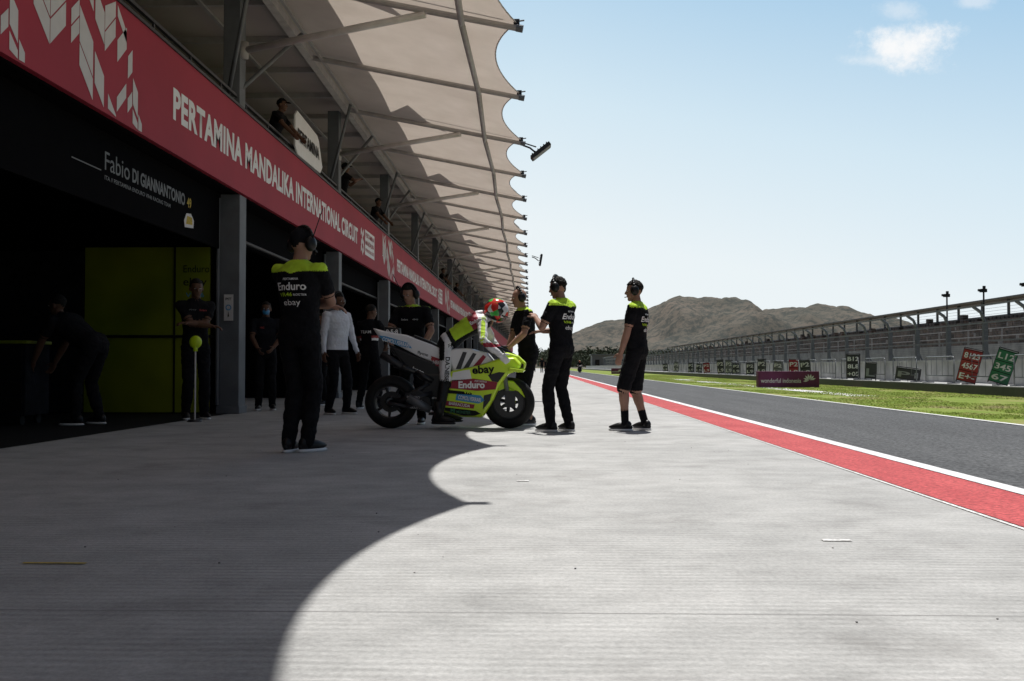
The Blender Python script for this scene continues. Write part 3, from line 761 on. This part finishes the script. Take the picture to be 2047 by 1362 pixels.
person('person in black uniform with crossed arms leaning inside garage',(W(385,Y),Y,0),-150,H=1.93,hands=((.14,.22,1.20),(-.14,.24,1.17)),poles=((-1,-.2,-.5),(1,-.2,-.5)),yoke=None,head=(10,0),
  chest=[('ebay',.06,1.36,.09,.03,'nameprint',0),('Enduro',-.07,1.36,.09,.025,'redboard',.02)],skin='skin_dark')
Y=12.2
person('person in black uniform bent over equipment inside garage',(W(168,Y),Y,0),80,H=1.90,lean=56,hip=(0,-.08,.92),hands=((-.16,.62,.70),(.16,.58,.68)),poles=((-1,0,.3),(1,0,.3)),head=(-10,0),feet=((-.15,.05,.08),(.15,-.05,.08)),skin='skin_dark',bulk=1.15)
Y=12.9; X=W(385,Y)
t=thing('marker_stand','fluorescent yellow marker head on thin pole with round base','stand',(X,Y,0))
b=MB(); b.cyl((0,0,.0),(0,0,.03),.10,.08,'steel_dark',20); b.cyl((0,0,.03),(0,0,1.0),.012,.012,'steel_light',8); b.done('pole',t)
b=MB(); b.ell((0,0,1.04),(.085,.04,.085),'neon'); b.cyl((0,0,.92),(0,0,1.0),.03,.03,'neon'); b.done('marker_head',t,smooth=True)
t=thing('tool_cabinet','black wheeled tool cabinet with drawers and yellow-green edge','cabinet',(-6.85,12.3,0))
b=MB(); b.box((-.6,-.3,.12),(.6,.3,1.0),'cloth2'); b.box((-.62,-.32,1.0),(.62,.32,1.04),'neon_wall'); b.done('body',t,bevel=.01)
for k in range(4):
    b=MB(); b.box((-.56,-.315,.18+k*.2),(.56,-.301,.34+k*.2),'blackp'); b.box((-.2,-.34,.30+k*.2),(.2,-.316,.32+k*.2),'steel_mid'); b.done('drawer',t)
for sx in(-.5,.5):
    for sy in(-.2,.2): b=MB(); b.cyl((sx-.02,sy,.06),(sx+.02,sy,.06),.06,.06,'rubber',12); b.done('caster',t)
text('H',(-.15,-.345,.6),(1,0,0),UZ,.10,.10,'greyprint',t,.02)
def bperson(px,yy,lab,hd=-100,x=-4.82,**k):
    person(lab,(x,yy,3.95),hd,H=1.72,vox=.012,skin='skin_dark',group='spectators on the balcony',**k)
lean1=dict(lean=22,hip=(0,-.12,.93),hands=((-.2,.42,1.0),(.2,.42,1.0)),poles=((-1,-.3,-.4),(1,-.3,-.4)))
bperson(560,18.0,'person in dark jacket leaning over balcony rail',x=-4.78,cap='cloth',**lean1)
bperson(672,23.9,'person in dark clothes and cap holding phone at balcony rail',hd=-70,x=-4.74,cap='cloth',lean=8,hands=((-.1,.40,1.36),(.1,.42,1.36)),poles=((-1,-.3,-.6),(1,-.3,-.6)))
bperson(745,28.8,'person in black cap watching from balcony rail',hd=-110,x=-4.74,cap='cloth',**lean1)
bperson(885,49.5,'person leaning over balcony rail far along building',**lean1)
bperson(910,58,'person in dark clothes leaning on balcony rail',**lean1)
bperson(895,53,'person standing at balcony rail',hd=-80)
t=thing('balcony_board','white rounded board with black lettering fixed on balcony rail','sign')
b=MB(); x=-4.54
pts=[(18.65,4.74),(20.6,4.76),(20.8,4.92),(20.45,5.40),(20.3,5.48),(18.6,5.56),(18.45,5.45),(18.45,4.86)]
n=len(pts)
b.add([(x,s,z) for s,z in pts]+[(x-.03,s,z) for s,z in pts],[tuple(range(n)),tuple(range(2*n-1,n-1,-1))]+[(i,(i+1)%n,n+(i+1)%n,n+i) for i in range(n)],'white'); b.done('panel',t)
text('PERTAMINA',(x+.012,18.6,5.0),UY,UZ,1.85,.24,'blackp',t,.03)
# ------------------------------------------------------------------ motorcycle
bx=-1.71; by=11.6
def P(px,py): return ((px-780)/172.,(857-py)/172.)
bike=thing('motorcycle','racing motorcycle in white, fluorescent yellow and maroon livery on pit apron','motorcycle',(bx,by,0))
def solid(name,pts,wd,m,parent=bike,inset=.90,y0=0,bev=.012):
    pts=[P(*p) for p in pts]; cx=sum(p[0] for p in pts)/len(pts); cz=sum(p[1] for p in pts)/len(pts); n=len(pts)
    L=[(-wd,inset),(-wd*.72,1),(wd*.72,1),(wd,inset)]; vs=[];fs=[]
    for y,s in L:
        for (x,z) in pts: vs.append((cx+(x-cx)*s,y+y0,cz+(z-cz)*s))
    for j in range(3):
        for i in range(n): fs.append((j*n+i,j*n+(i+1)%n,(j+1)*n+(i+1)%n,(j+1)*n+i))
    fs.append(tuple(range(n-1,-1,-1))); fs.append(tuple(3*n+i for i in range(n)))
    b=MB(); b.add(vs,fs,m); return b.done(name,parent,bevel=bev)
def decal(pts,wd,m,name='livery_panel',pr=.004):
    pts=[P(*p) for p in pts]
    b=MB(); n=len(pts); b.add([(x,-wd-pr,z) for x,z in pts]+[(x,-wd+.01,z) for x,z in pts],[tuple(range(n))]+[(i,(i+1)%n,n+(i+1)%n,n+i) for i in range(n)],m); return b.done(name,bike)
def btext(s,px,py,wpx,hpx,wd,m,bold=0,ang=0):
    x,z=P(px,py); a=R(ang)
    return text(s,(x,-wd-.009,z),(math.cos(a),0,math.sin(a)),(-math.sin(a),0,math.cos(a)),wpx/172,hpx/172,m,bike,bold)
def wheel(name,cx,cz,r,wd):
    wh=bpy.data.objects.new(name,None); COL.objects.link(wh); wh.parent=bike; wh.location=(cx,0,cz)
    pr=[]
    for i in range(13):
        a=math.pi*i/12; pr.append((r-.09+.09*math.sin(a),-wd/2*math.cos(a)))
    pr+= [(r-.115,wd/2*.85),(r-.115,-wd/2*.85)]
    b=MB(); b.lathe(pr,'rubber',44); b.done('tyre',wh,smooth=True)
    b=MB(); ri=r-.108; b.lathe([(ri,-wd*.38),(ri,wd*.38),(ri-.022,wd*.36),(ri-.03,0),(ri-.022,-wd*.36)],'carbon',40)
    b.lathe([(ri+.004,-wd*.40),(ri+.004,-wd*.385),(ri-.006,-wd*.385),(ri-.006,-wd*.40)],'steel_mid',40)
    for k in range(7):
        a=2*math.pi*k/7; b.cyl((.035*math.cos(a),-.02,.035*math.sin(a)),(ri*math.cos(a+.12),-.02,ri*math.sin(a+.12)),.022,.014,'steel_dark',8)
    b.cyl((0,-.08,0),(0,.08,0),.045,.045,'steel_mid',16)
    b.done('rim',wh)
    b=MB(); dr=.165 if name=='front_wheel' else .12
    for sy in ((-.065,.065) if name=='front_wheel' else (-.065,.065)):
        b.lathe([(dr,sy-.003),(dr,sy+.003),(dr-.06,sy+.003),(dr-.06,sy-.003)],'carbon',32)
    b.done('brake_disc',wh)
wheel('rear_wheel',.0,.310,.310,.20); wheel('front_wheel',1.378,.298,.298,.125)
solid('engine',[(850,745),(915,745),(935,800),(910,830),(865,822),(838,790)],.13,'carbon')
b=MB()
for sy in(-.12,.12):
    b.cyl((0,sy,.305),(.50,sy*.9,.40),.032,.05,'carbon',10); b.cyl((.12,sy,.34),(.46,sy*.9,.52),.02,.03,'carbon',8)
b.done('swingarm',bike,smooth=True)
b=MB()
b.path([(.34,-.15,.30),(.20,-.16,.26),(-.02,-.17,.30)],.022,'steel_dark'); b.cyl((.48,-.17,.22),(.22,-.18,.36),.045,.05,'steel_mid',14); b.path([(.05,-.10,.74),(.3,-.12,.66),(.5,-.12,.55)],.035,'carbon',10)
b.cyl((-.10,-.10,.86),(.14,-.11,.72),.045,.04,'steel_dark',12)
b.done('exhaust',bike,smooth=True)
solid('swingarm_cover',[(806,786),(838,776),(862,792),(868,812),(846,822),(812,812)],.15,'carbon')
for i,(s,wp) in enumerate((('BREMBO',26),('GARRETT',28),('MICHELIN',34),('AKRAPOVIC',30))):
    btext(s,815+i*2,795+i*7,wp,4,.152,'dimwhite' if i!=2 else 'blue',.01,-3)
solid('tail',[(744,656),(768,662),(812,670),(862,688),(900,705),(905,726),(880,730),(838,714),(800,694),(756,674)],.11,'bikewhite')
solid('seat',[(826,669),(860,682),(893,698),(890,710),(860,698),(826,681)],.09,'plastic')
solid('tail_cover',[(776,688),(804,700),(850,719),(893,734),(890,766),(866,778),(822,744),(790,710)],.12,'carbon')
solid('tail_box',[(766,653),(798,656),(799,671),(768,669)],.07,'plastic',bev=.006)
btext('9·5·8',771,668,24,9,.07,'white',.02)
decal([(757,671),(772,673),(816,686),(824,697),(798,692),(766,681)],.11,'blue'); btext('COMOLI FERRARI',764,682,56,8,.115,'white',.02,-14)
decal([(862,712),(898,724),(896,736),(872,732)],.12,'maroon'); btext('HERTZ',866,727,22,7,.125,'white',.01,-12)
btext('flyme',834,709,22,8,.115,'blackp',.01,-16); btext('iveco',824,740,24,8,.125,'white',.02,-22)
b=MB(); x,z=P(866,718); b.lathe([(.0,-.002),(.022,-.002),(.022,.002),(.0,.002)],'redboard',16,Matrix.Translation((x,-.130,z))); b.done('round_sticker',bike)
b=MB(); x,z=P(772,672); b.cyl((x,0,z-.02),(x-.03,0,z-.1),.02,.02,'plastic'); b.done('rear_light',bike)
solid('fuel_tank',[(893,702),(912,696),(945,698),(975,706),(990,724),(960,744),(905,744)],.16,'bikewhite')
decal([(912,738),(926,704),(934,705),(922,738)],.16,'greyboard'); decal([(926,738),(946,706),(953,708),(936,738)],.16,'greyboard'); decal([(944,735),(966,710),(972,714),(956,736)],.16,'maroon')
fw=.205
solid('fairing',[(900,742),(925,737),(965,728),(1000,716),(1030,714),(1043,728),(1037,741),(1016,748),(1000,770),(988,798),(966,834),(925,833),(886,822),(882,806),(895,784)],fw,'neon',inset=.95,bev=.02)
decal([(907,745),(928,741),(940,739),(944,757),(918,761),(904,762)],fw,'bikewhite')
btext('ebay',946,753,44,21,fw,'blackp',.03,4)
decal([(905,760),(948,757),(995,764),(991,778),(955,781),(901,776)],fw,'maroon'); btext('Enduro',918,776,52,14,fw+.002,'white',.04,0); btext('PERTAMINA',950,763.5,24,4,fw+.004,'white',.0,-4)
decal([(898,779),(945,784),(944,789),(897,786)],fw,'blackp'); btext('VR46',928,786,24,6,fw+.004,'neon',.02,-4)
decal([(915,786),(962,790),(970,800),(958,806),(912,799)],fw,'blue'); btext('COMOLI FERRARI',917,797,45,8,fw+.002,'white',.02,-8)
decal([(893,800),(950,808),(948,816),(891,810)],fw,'maroon'); btext('BARRACUDA',899,808,42,6,fw+.002,'white',.02,-8)
decal([(890,813),(952,820),(962,826),(950,830),(928,830),(892,820)],fw,'blackp'); btext('M',902,824,9,9,fw+.002,'greenboard',.06,-4); btext('MONSTER',914,825,28,6,fw+.002,'greenboard',.02,-4)
decal([(976,750),(998,744),(1010,745),(996,764),(984,762)],fw,'carbon','air_vent')
decal([(968,790),(984,786),(980,800),(966,818)],fw,'carbon','air_vent')
solid('nose_cowl',[(995,710),(1012,704),(1036,711),(1052,726),(1049,738),(1036,746),(1012,738)],.13,'neon',bev=.02)
decal([(1028,722),(1046,728),(1046,736),(1034,737)],.13,'glass','air_intake')
solid('windscreen',[(983,706),(996,692),(1014,699),(1034,711),(1004,714)],.09,'glass',bev=.012)
solid('winglet',[(1018,735),(1050,740),(1046,745),(1016,743)],.27,'neon',bev=.006)
b=MB()
for sy in(-.1,.1):
    x,z=P(1000,700); b.cyl((x,sy,z),(1.378,sy,.30),.028,.024,'steel_mid',10); b.box((1.33,sy-.03,.25),(1.45,sy+.03,.44),'steel_dark')
b.done('fork',bike,smooth=False)
solid('front_fender',[(985,776),(1002,760),(1026,762),(1042,778),(1050,796),(1036,783),(1015,774),(995,782)],.075,'neon',bev=.008)
solid('brake_duct',[(1012,775),(1028,778),(1030,806),(1020,810),(1010,798)],.10,'neon',bev=.01)
b=MB(); x,z=P(1003,706)
for sy in(-1,1): b.cyl((x,sy*.09,z+.02),(x-.06,sy*.34,z-.01),.016,.02,'plastic'); b.path([(x+.02,sy*.14,z+.02),(x+.04,sy*.36,z)],.007,'metal')
b.done('handlebar',bike)
b=MB(); x,z=P(868,795)
for sy in(-1,1): b.cyl((x,sy*.14,z),(x,sy*.24,z),.012,.012,'metal'); b.path([(x,sy*.17,z),(x+.12,sy*.18,z-.01)],.008,'metal')
b.done('footpeg',bike)
b=MB(); b.box((.45,-.13,.16),(.9,.13,.19),'carbon'); b.done('belly_pan',bike)
def suit(l,t,c):
    if l=='top':
        if t.y>.02: return 'blackp'
        if t.z>1.30: return 'maroon' if t.z<1.42 else 'suit'
        if t.z>1.05 : return 'neon_cloth'
        if t.z>1.0: return 'blackp'
    if l=='arm':
        if .42<c.y<.47: return 'neon_cloth'
    if l=='forearm':
        if c.z<1.0 and c.z>.95: return 'maroon'
    if l=='bottom' and (c.z>.80 and c.y<-.01) : return 'blackp'
    if l=='bottom' and c.z<.56: return 'blackp'
    return None
person('rider in white and yellow leathers and red helmet astride motorcycle',(W(893,11.6),by,0),-90,H=1.76,hip=(0,0,.99),lean=60,head=(16,-16),feet=((-.30,-.03,.08),(.32,-.07,.08)),
  hands=((-.32,.64,.86),(.34,.64,.86)),poles=((-1,-.4,.4),(1,-.9,-.2)),top='suit',bottom='suit',longs=True,helmet=True,glove='suit',boots=True,sole='plastic',matfn=suit,bulk=.98,bend=.05,
  back=[('Enduro',0,1.335,.24,.05,'white',.02),('ebay',0,1.15,.2,.08,'blackp',.01)],side=[('DAINESE',.0,.70,.28,.05,'blackp',.02,-92),('Enduro',.36,1.24,.14,.045,'white',.03,28)],curl=.9)
fb=copy_tree(bike,(W(1158,120),120,0),R(-88)); fb['label']='distant racing motorcycle riding along the pit lane'
def dark(o):
    for c in o.children:
        if c.type=='MESH':
            c.data=c.data.copy()
            for i,m in enumerate(c.data.materials):
                if m in (M['neon'],M['bikewhite']): c.data.materials[i]=M['greyboard']
        dark(c)
dark(fb)
person('distant rider crouched on motorcycle in dark leathers',(W(1158,120),119.3,0),180,H=1.72,hip=(0,0,.90),lean=50,feet=((-.22,.0,.32),(.22,.0,.32)),hands=((-.26,.6,.9),(.26,.6,.9)),longs=True,helmet=True,vox=.014)
pr=person('distant person in dark clothes standing on the pit apron',(.5,118,0),170,H=1.75,vox=.014,group='distant people on the apron')
for (px,Y) in ((1090,150),(1068,132),(1048,112),(1035,95),(1026,104),(1010,80),(1000,88)):
    n=copy_tree(pr,(W(px,Y),Y,0),random.uniform(0,6))
# ------------------------------------------------------------------ pit wall side
XP=11.35; XW=12.6; PH=.24
pl=thing('wall_platform','low raised concrete platform with dark kerb face before pit wall','platform')
b=MB(); b.box((XP,8,-.01),(13.4,260,PH),'pitwall'); b.box((XP-.012,8,-.01),(XP-.001,260,PH-.02),'greyboard'); b.done('kerb',pl)
pw=thing('pit_wall','long pale concrete pit wall with coping','wall')
b=MB(); b.box((XW,8,PH+.001),(XW+.3,260,.86),'pitwall'); b.done('wall',pw)
b=MB(); b.box((XW-.05,8,.861),(XW+.35,260,.92),'pitwall'); b.done('coping',pw)
b=MB()
for k in range(100): b.box((XW-.004,10+2.5*k,PH+.01),(XW-.001,10.03+2.5*k,.85),'midgrey')
b.done('joint',pw)
fn=thing('catch_fence','tall steel catch fence with leaning post tops and wire','fence')
b=MB(); b.box((XW+.36,-.06,0),(XW+.48,.06,2.0),'steel_mid'); b.path([(XW+.42,0,1.99),(XW+.30,0,2.30),(XW+.08,0,2.46)],.05,'steel_mid'); b.cyl((XW+.46,0,1.2),(XW+1.0,0,0),.03,.03,'steel_mid')
post=b.done('post',fn); post.location=(0,16.3,0)
for k in range(1,70): rep(post,fn,16.3+2.6*k)
b=MB()
for k in range(18):
    z=.95+k*.06; b.box((XW+.352,10,z),(XW+.358,190,z+.006),'steel_mid')
for k in range(6): b.box((XW+.34-.05*k,10,2.04+.08*k),(XW+.346-.05*k,190,2.046+.08*k),'steel_mid')
for k in range(1400): y=12+k*.065; b.box((XW+.353,y,.92),(XW+.357,y+.006,2.0),'steel_mid')
b.box((XW+.05,10,2.45),(XW+.10,190,2.49),'steel_mid'); b.box((XW+.35,10,1.98),(XW+.39,190,2.02),'steel_mid'); b.box((XW+.35,10,1.45),(XW+.38,190,1.48),'steel_mid')
b.done('wire_mesh',fn)
br=thing('crowd_barrier','grey tubular steel barrier frame beside pit wall','barrier',(XP+.22,17,PH),'tubular barriers along the pit wall')
b=MB(); b.path([(0,0,.03),(0,0,.70),(0,.06,.76),(0,1.94,.76),(0,2.0,.70),(0,2.0,.03)],.018,'steel_mid'); b.path([(0,0,.22),(0,2,.22)],.014,'steel_mid')
for k in range(1,5): b.path([(0,.4*k,.22),(0,.4*k,.76)],.007,'steel_mid',6)
b.done('frame',br,smooth=True)
for yy in(.1,1.9): b=MB(); b.cyl((-.15,yy,.02),(.2,yy,.02),.018,.018,'steel_mid'); b.done('foot',br)
for k in range(1,26): copy_tree(br,(XP+.22,17+2.75*k,PH))
def rack(px,mt,rows,h,wd,lab,tilt=12,rot=-24,let='white'):
    x=XP+.12; Y=x*F/(px-1075)
    t=thing('pit_board_rack',lab,'pit board',(x,Y,PH),'pit boards along the pit wall',R(rot))
    T=Matrix.Rotation(R(tilt),4,'Y')
    b=MB(); b.box((-wd/2,-.02,.08),(wd/2,.02,h),mt,T); 
    n=len(rows)
    for i in range(n+1): b.box((-wd/2,-.026,.08+i*(h-.1)/n-.008),(wd/2,-.0205,.08+i*(h-.1)/n+.008),'blackp',T)
    b.path([(-wd/2,0,0.03),(-wd/2,0,h+.03),(wd/2,0,h+.03),(wd/2,0,0.0)],.015,'steel_dark',8,T)
    b.path([(0,.03,h*.8),(.0,.4,.02)],.012,'steel_dark',6); b.done('board',t)
    for i,r in enumerate(rows):
        z=h-(i+1)*(h-.1)/n+.04
        tt=text(r,(-wd*.42,-.032,z),(1,0,0),(0,0,1),wd*.84,(h-.1)/n*.55,let,t,.02)
        tt.data.transform(T)
rack(1918,'redboard',['8123','4567','E+-'],.95,.46,'red pit board rack with white numbers leaning by wall',14,-26)
rack(1980,'greenboard',['L12','345','67'],.92,.44,'green pit board rack leaning by wall',18,-26,'dimwhite')
rack(1700,'greyboard',['B12','8L8','+05'],.92,.46,'dark grey pit board rack with white numbers',0,-20)
rack(1805,'greyboard',['P1'],.42,.70,'low dark pit board standing by wall',8,-24,'greyprint')
rack(1733,'greyboard',['L'],.60,.35,'small dark pit board standing by wall',4,-24,'greyprint')
for px,mt in ((1608,'greyboard'),(1583,'maroon'),(1550,'midgrey'),(1520,'greyboard'),(1497,'greyboard'),(1470,'greyboard'),(1455,'midgrey'),(1440,'greyboard'),(1412,'maroon'),(1395,'greyboard'),(1380,'greyboard'),(1350,'midgrey'),(1330,'greyboard')):
    rack(px,mt,['P2','L9'],random.uniform(.6,.9),.42,{'greyboard':'dark grey pit board rack by wall','maroon':'small red pit board by wall','midgrey':'mid grey pit board by wall'}[mt],random.choice([0,6,-6]),-26,'dimwhite')
def purple(px0,px1,Yp,lab):
    x0,x1=W(px0,Yp),W(px1,Yp); wd=x1-x0
    t=thing('advertising_board',lab,'sign',((x0+x1)/2,Yp,0),'purple advertising boards on the verge')
    b=MB(); b.box((-wd/2,0,.02),(wd/2,.35,.56),'purple'); b.done('panel',t,bevel=.01)
    text('wonderful indonesia',(-wd*.46,-.004,.17),(1,0,0),UZ,wd*.66,.15,'dimwhite',t,.01)
    b=MB()
    for k in range(7):
        a=R(20+k*28); c=Vector((wd*.34,-.004,.25)); d=Vector((math.cos(a),0,math.sin(a))); p=Vector((-d.z,0,d.x))
        b.add([c+d*.02,c+d*.14+p*.03,c+d*.22,c+d*.14-p*.03],[(0,1,2,3)],'dimwhite')
    b.done('emblem',t)
purple(1513,1633,34,'purple advertising board with white lettering on grass')
purple(1222,1242,95,'small distant purple advertising board on grass')
# grandstand
gs=thing('grandstand','long open grandstand with tiered brown seats and steel frame','grandstand')
b=MB()
for k in range(8):
    b.box((24+k*1.0,40,1.2+k*.34),(25.0+k*1.0,240,1.5+k*.34),'wall')
b.box((23.9,40,.9),(24,240,1.9),'pitwall'); b.done('tier',gs)
for q in range(26):
    b=MB(); y0=41+q*7.7
    for k in range(8):
        for j in range(11):
            if random.random()<.93: b.box((24.35+k,y0+j*.6,1.501+k*.34),(24.75+k,y0+j*.6+.48,1.80+k*.34+random.choice((0,0,.35 if random.random()<.15 else 0))),'seat')
    b.done('seating_block',gs,kind='stuff')
for q in range(50):
    y=40+q*4; b=MB(); b.cyl((31.8,y,0),(31.8,y,5.3),.10,.10,'steel_mid'); b.done('rear_post',gs)
    b=MB(); b.cyl((23.95,y,0),(23.95,y,2.7),.05,.05,'steel'); b.done('front_post',gs)
b=MB(); b.box((31.9,40,3.9),(32.0,240,4.3),'steel'); b.box((31.9,40,5.2),(32.0,240,5.3),'steel'); b.box((23.92,40,2.701),(23.98,240,2.75),'steel_light'); b.box((23.88,40,2.3),(23.9,240,2.34),'steel_light')
b.done('guard_rail',gs)
b=MB(); b.box((31.0,40,5.301),(32.8,240,5.38),'midgrey'); b.done('roof_edge',gs)
for px,py,Y in ((1885,588,28.6),(1957,578,26.2),(2040,566,24.2)):
    X=XW+.6; Yp=X*F/(px-1075); z=Z(py,Yp)
    t=thing('camera_pole','thin pole carrying small dark trackside camera above fence','camera pole',(X,Yp,0),'camera poles over the pit wall')
    b=MB(); b.cyl((0,0,0),(0,0,z-.12),.03,.025,'steel_dark'); b.done('pole',t)
    b=MB(); b.box((-.10,-.06,z-.12),(.08,.06,z-.02),'plastic'); b.cyl((-.10,0,z-.06),(-.16,0,z-.06),.035,.04,'plastic'); b.box((-.02,-.03,z-.02),(.05,.03,z+.07),'plastic'); b.done('camera_body',t)
fbld=thing('distant_building','low grey distant building with flat roof beyond track','building',(30,330,0))
b=MB(); b.box((-12,0,0),(12,10,4.5),'midgrey'); b.box((-12.4,-.4,4.501),(12.4,10.4,4.8),'steel_mid')
for k in range(8): b.box((-11+k*3,-.05,1),(-9.6+k*3,-.002,3),'glass')
b.done('wall',fbld)
print('objects',len(bpy.data.objects))
